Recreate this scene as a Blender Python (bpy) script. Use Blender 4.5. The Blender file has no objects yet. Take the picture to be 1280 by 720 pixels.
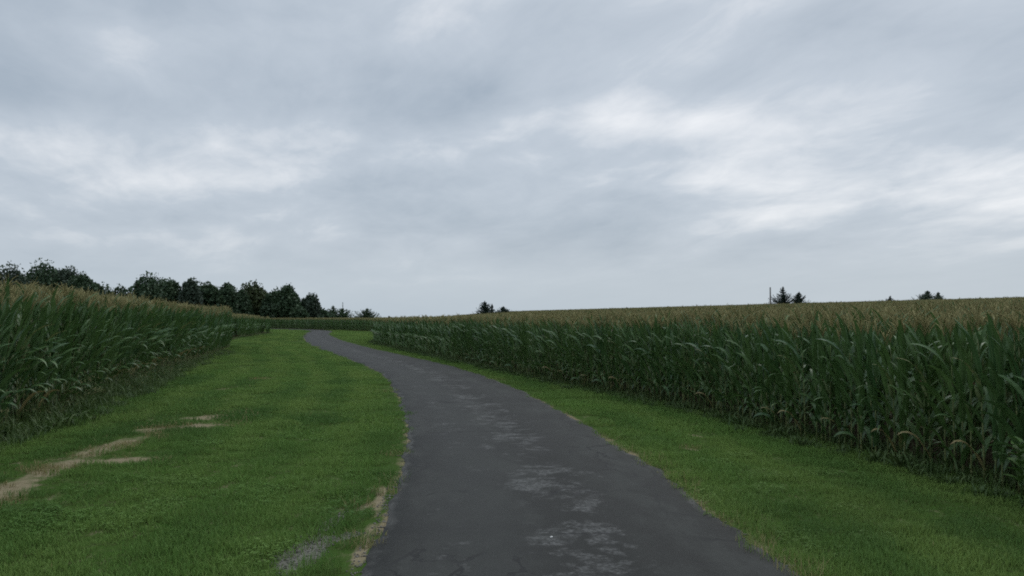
import bpy, math, random
import numpy as np
from mathutils import Vector, Matrix

random.seed(7)
rng = np.random.default_rng(11)
D = bpy.data
SC = bpy.context.scene
COL = SC.collection
R = math.radians

# ------------------------------------------------------------------ basics
def link(o, parent=None):
    COL.objects.link(o)
    if parent is not None:
        o.parent = parent
    return o

def tag(o, label=None, cat=None, group=None, kind=None):
    if label: o['label'] = label
    if cat: o['category'] = cat
    if group: o['group'] = group
    if kind: o['kind'] = kind
    return o

def empty(name, loc, rz=0.0):
    o = D.objects.new(name, None)
    o.empty_display_size = 0.2
    o.location = loc
    o.rotation_euler = (0, 0, rz)
    return link(o)

class Geo:
    """Collects faces with a material slot and three per-vertex numbers (la across, lv along, lr random, ld dryness)."""
    def __init__(self):
        self.v, self.f, self.m, self.a = [], [], [], []
    def add(self, verts, faces, mat=0, attrs=None):
        n = len(self.v)
        self.v.extend([tuple(p) for p in verts])
        self.a.extend(attrs if attrs is not None else [(0, 0, 0, 0)] * len(verts))
        for q in faces:
            self.f.append(tuple(i + n for i in q))
            self.m.append(mat)
    def tube(self, pts, rads, sides=6, mat=0, attr=(0, 0, 0, 0), cap=True):
        vs, fs = [], []
        for i, p in enumerate(pts):
            p = Vector(p)
            a = Vector(pts[max(i - 1, 0)]); b = Vector(pts[min(i + 1, len(pts) - 1)])
            t = (b - a).normalized()
            u = t.cross(Vector((0.31, 0.95, 0.05)))
            if u.length < 1e-3: u = t.cross(Vector((1, 0, 0)))
            u.normalize(); w = t.cross(u)
            for k in range(sides):
                an = 2 * math.pi * k / sides
                vs.append(p + (u * math.cos(an) + w * math.sin(an)) * rads[i])
        for i in range(len(pts) - 1):
            for k in range(sides):
                k2 = (k + 1) % sides
                fs.append((i * sides + k, i * sides + k2, (i + 1) * sides + k2, (i + 1) * sides + k))
        if cap:
            fs.append(tuple((len(pts) - 1) * sides + k for k in range(sides)))
            fs.append(tuple(reversed(range(sides))))
        self.add(vs, fs, mat, [attr] * len(vs))
    def mesh(self, name, mats, smooth=False):
        me = D.meshes.new(name)
        me.from_pydata(self.v, [], self.f)
        for m in mats: me.materials.append(m)
        me.polygons.foreach_set('material_index', self.m)
        if smooth:
            me.polygons.foreach_set('use_smooth', [True] * len(self.f))
        put_attrs(me, self.a)
        me.update()
        return me

def put_attrs(me, a):
    a = np.array(a, dtype=np.float32).reshape(-1, 4)
    for k, nm in enumerate(('la', 'lv', 'lr', 'ld')):
        at = me.attributes.new(nm, 'FLOAT', 'POINT')
        at.data.foreach_set('value', np.ascontiguousarray(a[:, k]))

# ------------------------------------------------------------------ noise for layout
def vnoise(x, y, seed=0):
    x = np.asarray(x, float); y = np.asarray(y, float)
    xi = np.floor(x); yi = np.floor(y); fx = x - xi; fy = y - yi
    fx = fx * fx * (3 - 2 * fx); fy = fy * fy * (3 - 2 * fy)
    def h(a, b):
        s = np.sin(a * 127.1 + b * 311.7 + seed * 74.7) * 43758.5453
        return s - np.floor(s)
    return (h(xi, yi) * (1 - fx) + h(xi + 1, yi) * fx) * (1 - fy) + (h(xi, yi + 1) * (1 - fx) + h(xi + 1, yi + 1) * fx) * fy

def fnoise(x, y, seed=0, o=3):
    t = 0; a = 0.5; s = 0
    for k in range(o):
        t = t + a * vnoise(x * 2 ** k, y * 2 ** k, seed + k * 3.3); s += a; a *= .5
    return t / s

def sstep(a, b, x):
    t = np.clip((np.asarray(x, float) - a) / (b - a), 0, 1)
    return t * t * (3 - 2 * t)

# ------------------------------------------------------------------ plan of the place (metres, camera at the origin looking along +Y)
CAM_H = 2.1
ROAD = [(0.85, -6), (0.72, 0), (0.65, 4), (0.57, 6.8), (0.48, 8.3), (0.33, 10.8), (0.12, 13), (-0.24, 16.2), (-0.83, 20), (-1.55, 24), (-3.7, 34),
        (-7.7, 47), (-11.5, 58.5), (-13.9, 66), (-19.4, 85), (-22.6, 97), (-26.2, 111), (-28.4, 120), (-30.6, 131), (-33.6, 145), (-38.5, 157), (-46, 167),
        (-56, 176), (-72, 188), (-100, 205)]
EDGE_R = [(8.2, -6), (7.4, 0), (6.7, 5), (6.0, 9.6), (5.45, 12), (4.75, 15), (3.65, 20.4), (1.5, 26.5), (-1.5, 37), (-7.6, 57), (-11.4, 70), (-13.0, 77), (-14.0, 86),
          (-16.0, 110), (-19, 128), (-24, 140), (-32, 152), (-41, 163), (-51, 175), (-66, 187), (-95, 205)]
EDGE_L = [(-6.7, -6), (-6.9, 0), (-7.1, 5), (-7.35, 9), (-7.65, 11.3), (-8.05, 14), (-8.9, 17.5), (-9.9, 21.4), (-11.9, 28.5), (-15.9, 45), (-17.4, 51)]
CORNER_L = EDGE_L + [(-18.6, 54.5), (-23, 58), (-32, 61), (-60, 64)]
EDGE_L2 = [(-62, 76), (-38, 74), (-30, 75), (-27.3, 79), (-27.6, 85), (-33.6, 115), (-37, 121), (-46, 125), (-75, 131)]

def resample(pl, step):
    P = np.array(pl, float)
    # Catmull-Rom
    out = []
    for i in range(len(P) - 1):
        p0 = P[max(i - 1, 0)]; p1 = P[i]; p2 = P[i + 1]; p3 = P[min(i + 2, len(P) - 1)]
        n = max(2, int(np.linalg.norm(p2 - p1) / 0.1))
        for t in np.linspace(0, 1, n, endpoint=False):
            m1 = (p2 - p0) * .5; m2 = (p3 - p1) * .5
            l = np.linalg.norm(p2 - p1)
            if np.linalg.norm(m1) > 1e-6: m1 = m1 / np.linalg.norm(m1) * l
            if np.linalg.norm(m2) > 1e-6: m2 = m2 / np.linalg.norm(m2) * l
            out.append((2 * t**3 - 3 * t**2 + 1) * p1 + (t**3 - 2 * t**2 + t) * m1 + (-2 * t**3 + 3 * t**2) * p2 + (t**3 - t**2) * m2)
    out.append(P[-1])
    Q = np.array(out)
    s = np.concatenate([[0], np.cumsum(np.linalg.norm(np.diff(Q, axis=0), axis=1))])
    n = max(2, int(s[-1] / step))
    t = np.linspace(0, s[-1], n)
    return np.stack([np.interp(t, s, Q[:, 0]), np.interp(t, s, Q[:, 1])], 1), t

ROADC, ROADS = resample(ROAD, 0.5)

def road_coords(x, y):
    """distance from the road's centre line (signed, + to the right) and metres along it"""
    x = np.asarray(x, float).ravel(); y = np.asarray(y, float).ravel()
    d = np.empty(len(x)); s = np.empty(len(x))
    T = np.gradient(ROADC, axis=0)
    for i in range(0, len(x), 20000):
        dx = x[i:i + 20000, None] - ROADC[None, :, 0]; dy = y[i:i + 20000, None] - ROADC[None, :, 1]
        q = dx * dx + dy * dy
        j = q.argmin(1); r = np.arange(len(j))
        tx = T[j, 0]; ty = T[j, 1]; L = np.hypot(tx, ty)
        cr = (dx[r, j] * ty - dy[r, j] * tx) / L
        al = (dx[r, j] * tx + dy[r, j] * ty) / L
        d[i:i + 20000] = np.where(np.abs(al) < 0.6, cr, np.sign(cr) * np.sqrt(q[r, j])); s[i:i + 20000] = ROADS[j] + al
    return d, s

_YR = np.array([p[1] for p in EDGE_R]); _XR = np.array([p[0] for p in EDGE_R])
XL_TAB = [(-6, -6.7), (5, -7.1), (12, -7.75), (20, -9.5), (32, -12.8), (51, -17.4), (74, -25), (116, -33.6), (140, -42), (180, -62), (230, -100)]
_YL = np.array([p[0] for p in XL_TAB]); _XL = np.array([p[1] for p in XL_TAB])
def xr(y): return np.interp(y, _YR, _XR)
def xl(y): return np.interp(y, _YL, _XL)

def ground(x, y):
    x = np.asarray(x, float); y = np.asarray(y, float)
    tr = x - np.interp(y, [-6, 0, 10, 38, 70, 150, 260], [8.2, 7.4, 6.0, -1.7, -11.5, -19, -27]); tl = xl(y) - x
    sp = lambda t, k: k * np.logaddexp(0, t / k)
    a = np.clip(tr, -20, 400); b = np.clip(tl, -20, 400)
    zr = 0.0275 * sp(a - 1.5, 1.0) + 0.0050 * np.clip(y - 10, 0, 400) * sstep(0, 26, tr)
    zl = 0.30 * sstep(-6, 0.5, tl) * sstep(150, 90, y) + 4.1 * (1 - np.exp(-sp(b - 1, .8) / 36)) * sstep(190, 120, y)
    zb = 0.0045 * sp(np.clip(y, -50, 260) - 112, 6)
    z = zr + zl + zb
    r = np.hypot(x, y)
    z = z * sstep(520, 260, r)
    return z

def gz(x, y):
    return float(ground(x, y))

def pin(u, v_unused, d):
    """x of a thing seen at bearing u (column of a 1280 px wide picture, 1031 px focal length) at depth d"""
    return (u - 640) / 1031.0 * d

# ------------------------------------------------------------------ node helpers
class NT:
    def __init__(self, tree):
        self.t = tree; self.n = tree.nodes; self.l = tree.links
        self.n.clear()
    def new(self, typ, **kw):
        nd = self.n.new(typ)
        for k, v in kw.items(): setattr(nd, k, v)
        return nd
    def set(self, sock, val):
        if isinstance(val, bpy.types.NodeSocket): self.l.new(val, sock)
        elif val is not None:
            if sock.type == 'RGBA' and len(val) == 3: val = (*val, 1)
            sock.default_value = val
    def math(self, op, a, b=None, c=None, clamp=False):
        nd = self.new('ShaderNodeMath', operation=op, use_clamp=clamp)
        self.set(nd.inputs[0], a)
        if b is not None: self.set(nd.inputs[1], b)
        if c is not None: self.set(nd.inputs[2], c)
        return nd.outputs[0]
    def vmath(self, op, a, b=None, out=0, scale=None):
        nd = self.new('ShaderNodeVectorMath', operation=op)
        self.set(nd.inputs[0], a)
        if b is not None: self.set(nd.inputs[1], b)
        if scale is not None: self.set(nd.inputs['Scale'], scale)
        return nd.outputs[out]
    def noise(self, vec, scale, detail=3, rough=.55, distort=0, dim='3D'):
        nd = self.new('ShaderNodeTexNoise', noise_dimensions=dim)
        self.set(nd.inputs['Vector'], vec); nd.inputs['Scale'].default_value = scale
        nd.inputs['Detail'].default_value = detail; nd.inputs['Roughness'].default_value = rough
        nd.inputs['Distortion'].default_value = distort
        return nd.outputs[0]
    def ramp(self, x, a, b, lo=0., hi=1., smooth=True):
        nd = self.new('ShaderNodeMapRange', interpolation_type='SMOOTHSTEP' if smooth else 'LINEAR')
        self.set(nd.inputs[0], x)
        self.set(nd.inputs[1], a); self.set(nd.inputs[2], b); self.set(nd.inputs[3], lo); self.set(nd.inputs[4], hi)
        return nd.outputs[0]
    def mix(self, f, a, b, blend='MIX'):
        nd = self.new('ShaderNodeMix', data_type='RGBA', blend_type=blend)
        self.set(nd.inputs[0], f); self.set(nd.inputs[6], a); self.set(nd.inputs[7], b)
        return nd.outputs[2]
    def attr(self, name, typ='GEOMETRY'):
        nd = self.new('ShaderNodeAttribute', attribute_name=name, attribute_type=typ)
        return nd
    def xyz(self, x, y, z):
        nd = self.new('ShaderNodeCombineXYZ')
        self.set(nd.inputs[0], x); self.set(nd.inputs[1], y); self.set(nd.inputs[2], z)
        return nd.outputs[0]
    def sep(self, v):
        nd = self.new('ShaderNodeSeparateXYZ'); self.set(nd.inputs[0], v)
        return nd.outputs
    def pos(self):
        return self.new('ShaderNodeNewGeometry').outputs['Position']

def material(name):
    m = D.materials.new(name); m.use_nodes = True
    return m, NT(m.node_tree)

def finish(nt, color, rough=.8, spec=.4, normal=None, trans=0., trans_col=None):
    bs = nt.new('ShaderNodeBsdfPrincipled')
    nt.set(bs.inputs['Base Color'], color); nt.set(bs.inputs['Roughness'], rough); nt.set(bs.inputs['Specular IOR Level'], spec)
    if normal is not None: nt.set(bs.inputs['Normal'], normal)
    out = nt.new('ShaderNodeOutputMaterial')
    if trans:
        tb = nt.new('ShaderNodeBsdfTranslucent'); nt.set(tb.inputs[0], trans_col if trans_col is not None else color)
        mx = nt.new('ShaderNodeMixShader'); mx.inputs[0].default_value = trans
        nt.l.new(bs.outputs[0], mx.inputs[1]); nt.l.new(tb.outputs[0], mx.inputs[2])
        nt.l.new(mx.outputs[0], out.inputs[0])
    else:
        nt.l.new(bs.outputs[0], out.inputs[0])

def bump(nt, h, strength=.4, dist=.01):
    nd = nt.new('ShaderNodeBump'); nd.inputs['Strength'].default_value = strength; nd.inputs['Distance'].default_value = dist
    nt.set(nd.inputs['Height'], h)
    return nd.outputs[0]

# ------------------------------------------------------------------ bare and worn patches of the lawn (world x, y, half length, half width, heading)
def seg(a, b, w):
    return ((a[0] + b[0]) / 2, (a[1] + b[1]) / 2, math.dist(a, b) / 2, w, math.atan2(b[1] - a[1], b[0] - a[0]))
BARE = [
    seg((-5.46, 7.6), (-5.74, 10.4), .27), seg((-5.68, 9.6), (-5.92, 11.6), .22), seg((-5.92, 10.7), (-6.02, 13.8), .24), seg((-5.75, 10.9), (-5.0, 11.8), .24),
    seg((-6.30, 13.9), (-6.10, 14.9), .20), seg((-6.15, 14.8), (-5.45, 15.7), .30), seg((-6.35, 15.9), (-5.80, 17.3), .30),
    seg((-8.0, 22.4), (-8.05, 24.6), .15), seg((-8.5, 26.6), (-8.3, 28.7), .18), seg((3.22, 15.4), (3.42, 14.8), .06), seg((2.85, 13.6), (3.05, 13.3), .04),
    seg((-1.30, 6.7), (-1.44, 8.7), .04), seg((-1.44, 8.6), (-1.66, 10.9), .035), seg((-1.70, 9.2), (-1.62, 9.6), .04), seg((-1.95, 16.1), (-2.1, 16.7), .07),
]
STONY = [seg((-1.90, 6.9), (-1.86, 8.2), .17), seg((-1.90, 8.2), (-1.84, 9.0), .05), seg((-1.66, 8.0), (-1.54, 8.2), .06)]

def patch_mask(x, y, patches, grow=1.0):
    x = np.asarray(x, float); y = np.asarray(y, float)
    m = np.zeros_like(x)
    for cx, cy, a, b, h in patches:
        c, s = math.cos(h), math.sin(h)
        px = ((x - cx) * c + (y - cy) * s) / (a * grow + .1); py = (-(x - cx) * s + (y - cy) * c) / (b * grow + .05)
        m = np.maximum(m, 1 - np.hypot(px, py))
    return np.clip(m, 0, 1)

def patch_nodes(nt, pos, patches):
    acc = None
    x, y, _ = nt.sep(pos)
    for cx, cy, a, b, h in patches:
        c, s = math.cos(h), math.sin(h)
        dx = nt.math('SUBTRACT', x, cx); dy = nt.math('SUBTRACT', y, cy)
        px = nt.math('DIVIDE', nt.math('ADD', nt.math('MULTIPLY', dx, c), nt.math('MULTIPLY', dy, s)), a + .1)
        py = nt.math('DIVIDE', nt.math('ADD', nt.math('MULTIPLY', dx, -s), nt.math('MULTIPLY', dy, c)), b + .05)
        l = nt.vmath('LENGTH', nt.xyz(px, py, 0.0), out='Value')
        k = nt.math('SUBTRACT', 1.0, l)
        acc = k if acc is None else nt.math('MAXIMUM', acc, k)
    return nt.math('MAXIMUM', acc, 0.0)

# ------------------------------------------------------------------ materials
def mat_ground():
    m, nt = material('lawn_soil')
    p = nt.pos()
    n1 = nt.noise(p, 1.1, 4); n2 = nt.noise(p, 9, 4, .65); n3 = nt.noise(p, 60, 3, .6)
    grass = nt.mix(nt.ramp(n1, .35, .65), (.036, .074, .013), (.048, .088, .018))
    grass = nt.mix(nt.ramp(n2, .45, .75), grass, (.060, .075, .026))
    grass = nt.mix(nt.math('MULTIPLY', nt.ramp(n3, .4, .7), .55), grass, (.022, .038, .012))
    dirt = nt.mix(nt.ramp(n2, .3, .7), (.190, .155, .098), (.255, .210, .140))
    dirt = nt.mix(nt.math('MULTIPLY', nt.ramp(n3, .45, .7), .5), dirt, (.16, .125, .08))
    bare = patch_nodes(nt, p, BARE)
    n4 = nt.noise(nt.vmath('MULTIPLY', p, (5.5, 2.2, 1.0)), 1.0, 5, .7)
    bare = nt.ramp(nt.math('ADD', bare, nt.math('MULTIPLY', nt.math('SUBTRACT', n4, .5), 2.0)), .05, .68)
    col = nt.mix(nt.math('MULTIPLY', bare, .88), grass, dirt)
    stony = patch_nodes(nt, p, STONY)
    stony = nt.ramp(nt.math('ADD', stony, nt.math('MULTIPLY', nt.math('SUBTRACT', n2, .5), .9)), .12, .30)
    stone = nt.mix(nt.ramp(n3, .35, .65), (.075, .070, .060), (.20, .188, .165))
    col = nt.mix(nt.math('MULTIPLY', stony, .85), col, stone)
    rd = nt.attr('rd').outputs['Fac']
    edge = nt.math('ADD', rd, nt.math('MULTIPLY', nt.math('SUBTRACT', nt.noise(p, 2.2, 4, .6), .5), .5))
    col = nt.mix(nt.math('MULTIPLY', nt.ramp(edge, .07, -.05), nt.ramp(nt.noise(p, .45, 2), .40, .58)), col, nt.mix(nt.ramp(n3, .4, .65), (.13, .105, .065), (.26, .215, .13)))
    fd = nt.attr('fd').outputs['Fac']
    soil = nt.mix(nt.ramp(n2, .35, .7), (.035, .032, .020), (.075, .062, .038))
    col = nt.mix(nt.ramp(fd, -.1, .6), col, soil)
    finish(nt, col, 1.0, .02, bump(nt, n3, .6, .02))
    return m

def mat_grass():
    m, nt = material('grass_blade')
    lv = nt.attr('lv').outputs['Fac']; lr = nt.attr('lr').outputs['Fac']
    t = nt.attr('tint', 'INSTANCER').outputs['Vector']
    dry, hue, dark = nt.sep(t)
    g = nt.mix(lr, (.094, .190, .040), (.158, .256, .064))
    g = nt.mix(nt.math('MULTIPLY', hue, .75), g, (.180, .250, .066))
    g = nt.mix(nt.math('MULTIPLY', dark, .65), g, (.050, .108, .030))
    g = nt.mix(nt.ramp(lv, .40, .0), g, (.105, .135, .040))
    straw = nt.mix(lr, (.20, .165, .075), (.33, .27, .14))
    sel = nt.math('GREATER_THAN', nt.math('ADD', dry, nt.math('MULTIPLY', lr, .35)), .55)
    g = nt.mix(nt.math('MULTIPLY', sel, .8), g, straw)
    finish(nt, g, .7, .10, trans=.35)
    return m

def mat_corn_leaf():
    m, nt = material('corn_leaf')
    la = nt.attr('la').outputs['Fac']; lr = nt.attr('lr').outputs['Fac']; ld = nt.attr('ld').outputs['Fac']; lv = nt.attr('lv').outputs['Fac']
    rnd = nt.new('ShaderNodeObjectInfo').outputs['Random']
    g = nt.mix(lr, (.030, .086, .030), (.084, .160, .052))
    g = nt.mix(nt.math('MULTIPLY', rnd, .6), g, (.095, .165, .034))
    rib = nt.ramp(nt.math('ABSOLUTE', la), .16, .03)
    g = nt.mix(nt.math('MULTIPLY', rib, .6), g, (.15, .20, .09))
    stripes = nt.math('SINE', nt.math('MULTIPLY', la, 34.0))
    g = nt.mix(nt.ramp(stripes, .2, 1., 0., .22), g, (.075, .125, .05))
    n = nt.noise(nt.pos(), 14, 3, .6)
    dry = nt.ramp(nt.math('ADD', nt.math('ADD', ld, nt.math('MULTIPLY', lv, .18)), nt.math('MULTIPLY', nt.math('SUBTRACT', n, .5), .45)), .55, .85)
    g = nt.mix(dry, g, nt.mix(lr, (.21, .17, .065), (.34, .27, .13)))
    finish(nt, g, nt.ramp(lr, 0, 1, .40, .58), .45, trans=.16)
    return m

def mat_simple(name, c1, c2, scale=20, rough=.8, spec=.3, trans=0., rand=False):
    m, nt = material(name)
    lr = nt.attr('lr').outputs['Fac']
    n = nt.noise(nt.pos(), scale, 3, .6)
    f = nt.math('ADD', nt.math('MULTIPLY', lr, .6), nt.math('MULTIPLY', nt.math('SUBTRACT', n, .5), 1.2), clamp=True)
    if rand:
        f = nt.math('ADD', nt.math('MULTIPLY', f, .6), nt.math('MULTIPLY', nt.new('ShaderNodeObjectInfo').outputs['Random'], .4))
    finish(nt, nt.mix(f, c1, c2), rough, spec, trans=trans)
    return m

def mat_road():
    m, nt = material('worn_asphalt')
    ru = nt.attr('ru').outputs['Fac']; rv = nt.attr('rv').outputs['Fac']; re = nt.attr('re').outputs['Fac']
    p = nt.pos()
    q = nt.xyz(ru, rv, 0.0)
    fine = nt.noise(p, 70, 4, .75); grit = nt.noise(p, 190, 2, .6)
    mid = nt.noise(nt.xyz(nt.math('MULTIPLY', ru, 1.2), nt.math('MULTIPLY', rv, .55), 3.), 1.1, 8, .68)
    base = nt.mix(nt.ramp(mid, .36, .66), (.0100, .0106, .0092), (.0370, .0385, .0345))
    # smooth sealed bands where wheels run, browner along the middle
    band = nt.ramp(nt.math('ABSOLUTE', nt.math('SUBTRACT', ru, -.85)), .75, .1)
    base = nt.mix(nt.math('MULTIPLY', band, .45), base, (.028, .0295, .0272))
    brown = nt.ramp(nt.math('ABSOLUTE', nt.math('SUBTRACT', ru, nt.math('ADD', .1, nt.math('MULTIPLY', mid, .4)))), .6, .05)
    base = nt.mix(nt.math('MULTIPLY', brown, .75), base, (.0118, .0122, .0106))
    # scuffed pale patches down the middle and a few along the left
    s1 = nt.noise(nt.vmath('ADD', q, (11, 4, 0)), 1.9, 6, .7, .3)
    s2 = nt.noise(nt.xyz(nt.math('MULTIPLY', ru, 5), nt.math('MULTIPLY', rv, 5), 7.), 1., 5, .7)
    mask = nt.ramp(nt.math('ABSOLUTE', nt.math('SUBTRACT', ru, .10)), 1.5, .15)
    mask2 = nt.math('MULTIPLY', nt.ramp(nt.math('ABSOLUTE', nt.math('ADD', ru, 1.0)), .8, .1), .8)
    mk = nt.math('MULTIPLY', nt.math('MAXIMUM', mask, mask2), nt.ramp(nt.noise(nt.vmath('ADD', q, (2, 9, 0)), .45, 2), .33, .6, .75, 1.04))
    wear = nt.ramp(nt.math('ADD', nt.math('MULTIPLY', s1, .62), nt.math('MULTIPLY', s2, .42)), nt.math('SUBTRACT', .80, nt.math('MULTIPLY', mk, .32)), nt.math('SUBTRACT', .90, nt.math('MULTIPLY', mk, .31)))
    wear = nt.math('MULTIPLY', wear, nt.ramp(nt.noise(p, 22, 5, .8), .36, .64))
    base = nt.mix(nt.math('MULTIPLY', wear, .62), base, (.150, .150, .145))
    base = nt.mix(nt.ramp(fine, .54, .72, 0, .5), base, (.085, .085, .083))
    base = nt.mix(nt.ramp(fine, .46, .28, 0, .7), base, (.014, .014, .015))
    base = nt.mix(nt.ramp(grit, .66, .76, 0, .5), base, (.12, .117, .11))
    # cracks: wavy joints across the lane and broken ones near the right edge
    wob = nt.math('MULTIPLY', nt.math('SUBTRACT', nt.noise(nt.xyz(ru, rv, 0.), 1.3, 4, .6), .5), 1.1)
    per = nt.math('MODULO', nt.math('ADD', nt.math('ADD', rv, wob), 40.3), 7.3)
    cr = nt.ramp(nt.math('ABSOLUTE', nt.math('SUBTRACT', per, 3.2)), .035, .012)
    cr = nt.math('MULTIPLY', cr, nt.ramp(nt.noise(nt.xyz(nt.math('MULTIPLY', ru, .7), nt.math('MULTIPLY', rv, .2), 5.), 1., 2), .46, .56))
    vor = nt.new('ShaderNodeTexVoronoi', feature='DISTANCE_TO_EDGE')
    nt.set(vor.inputs['Vector'], nt.vmath('ADD', nt.xyz(nt.math('MULTIPLY', ru, 1.6), nt.math('MULTIPLY', rv, .75), 0.), nt.xyz(wob, wob, 0.)))
    vor.inputs['Scale'].default_value = 1.0
    c2 = nt.math('MULTIPLY', nt.ramp(vor.outputs[0], .030, .010), nt.ramp(nt.noise(nt.vmath('ADD', q, (3, 8, 0)), .55, 3), .53, .62))
    c3 = nt.math('MULTIPLY', nt.ramp(vor.outputs[0], .05, .01), nt.math('MULTIPLY', nt.ramp(ru, .95, 1.55), nt.ramp(nt.noise(nt.vmath('ADD', q, (7, 1, 0)), .3, 2), .47, .58)))
    crack = nt.math('MAXIMUM', nt.math('MAXIMUM', cr, c2), c3)
    base = nt.mix(nt.math('MULTIPLY', crack, .9), base, (.014, .014, .014))
    # crumbled gravelly rim
    rim = nt.ramp(nt.math('ADD', re, nt.math('MULTIPLY', nt.math('SUBTRACT', nt.noise(p, 3.2, 4, .6), .5), .26)), .10, .03)
    rim = nt.math('MULTIPLY', rim, nt.ramp(nt.noise(p, .9, 4, .65), .40, .60, .12, 1.0))
    base = nt.mix(nt.math('MULTIPLY', rim, .8), base, nt.mix(nt.ramp(fine, .38, .62), (.028, .028, .026), (.115, .113, .104)))
    h = nt.math('SUBTRACT', nt.math('ADD', nt.math('MULTIPLY', fine, .7), nt.math('MULTIPLY', grit, .3)), nt.math('MULTIPLY', crack, 1.5))
    finish(nt, base, nt.ramp(mid, .3, .7, .74, .88), .20, bump(nt, h, .55, .008))
    return m

M = {}
M['ground'] = mat_ground()
M['grass'] = mat_grass()
M['leaf'] = mat_corn_leaf()
M['stalk'] = mat_simple('corn_stalk', (.090, .130, .045), (.23, .24, .10), 8, .5, .4, rand=True)
M['tassel'] = mat_simple('corn_tassel', (.215, .195, .085), (.41, .355, .17), 4, .85, .15, trans=.2, rand=True)
M['husk'] = mat_simple('corn_husk', (.085, .125, .045), (.17, .20, .085), 12, .55, .35)
M['silk'] = mat_simple('corn_silk', (.07, .035, .018), (.13, .07, .035), 20, .8, .2)
M['weed'] = mat_simple('weed_leaf', (.045, .090, .024), (.105, .145, .042), 6, .6, .3, trans=.2, rand=True)
M['weed_head'] = mat_simple('weed_seed_head', (.13, .125, .055), (.22, .20, .10), 6, .9, .1, rand=True)
M['road'] = mat_road()
M['bark'] = mat_simple('tree_bark', (.045, .038, .032), (.12, .105, .09), 5, .9, .2)
M['dark_crown'] = mat_simple('dark_tree_foliage', (.034, .064, .030), (.078, .120, .054), 1.2, .65, .3, trans=.12)
M['grey_crown'] = mat_simple('grey_green_foliage', (.040, .062, .040), (.080, .110, .066), 1.2, .65, .3, trans=.15)
M['olive_crown'] = mat_simple('olive_tree_foliage', (.040, .058, .020), (.085, .105, .038), 1.2, .65, .3, trans=.15)
M['cedar'] = mat_simple('cedar_foliage', (.012, .026, .018), (.032, .052, .032), 2., .7, .25)
M['wood_pole'] = mat_simple('weathered_pole_wood', (.17, .16, .15), (.27, .26, .245), 3, .85, .2)
M['stone'] = mat_simple('gravel_stone', (.10, .094, .082), (.24, .225, .195), 9, .95, .08, rand=True)
M['pebble'] = mat_simple('pale_pebble', (.62, .60, .56), (.75, .73, .69), 60, .7, .3)

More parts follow.
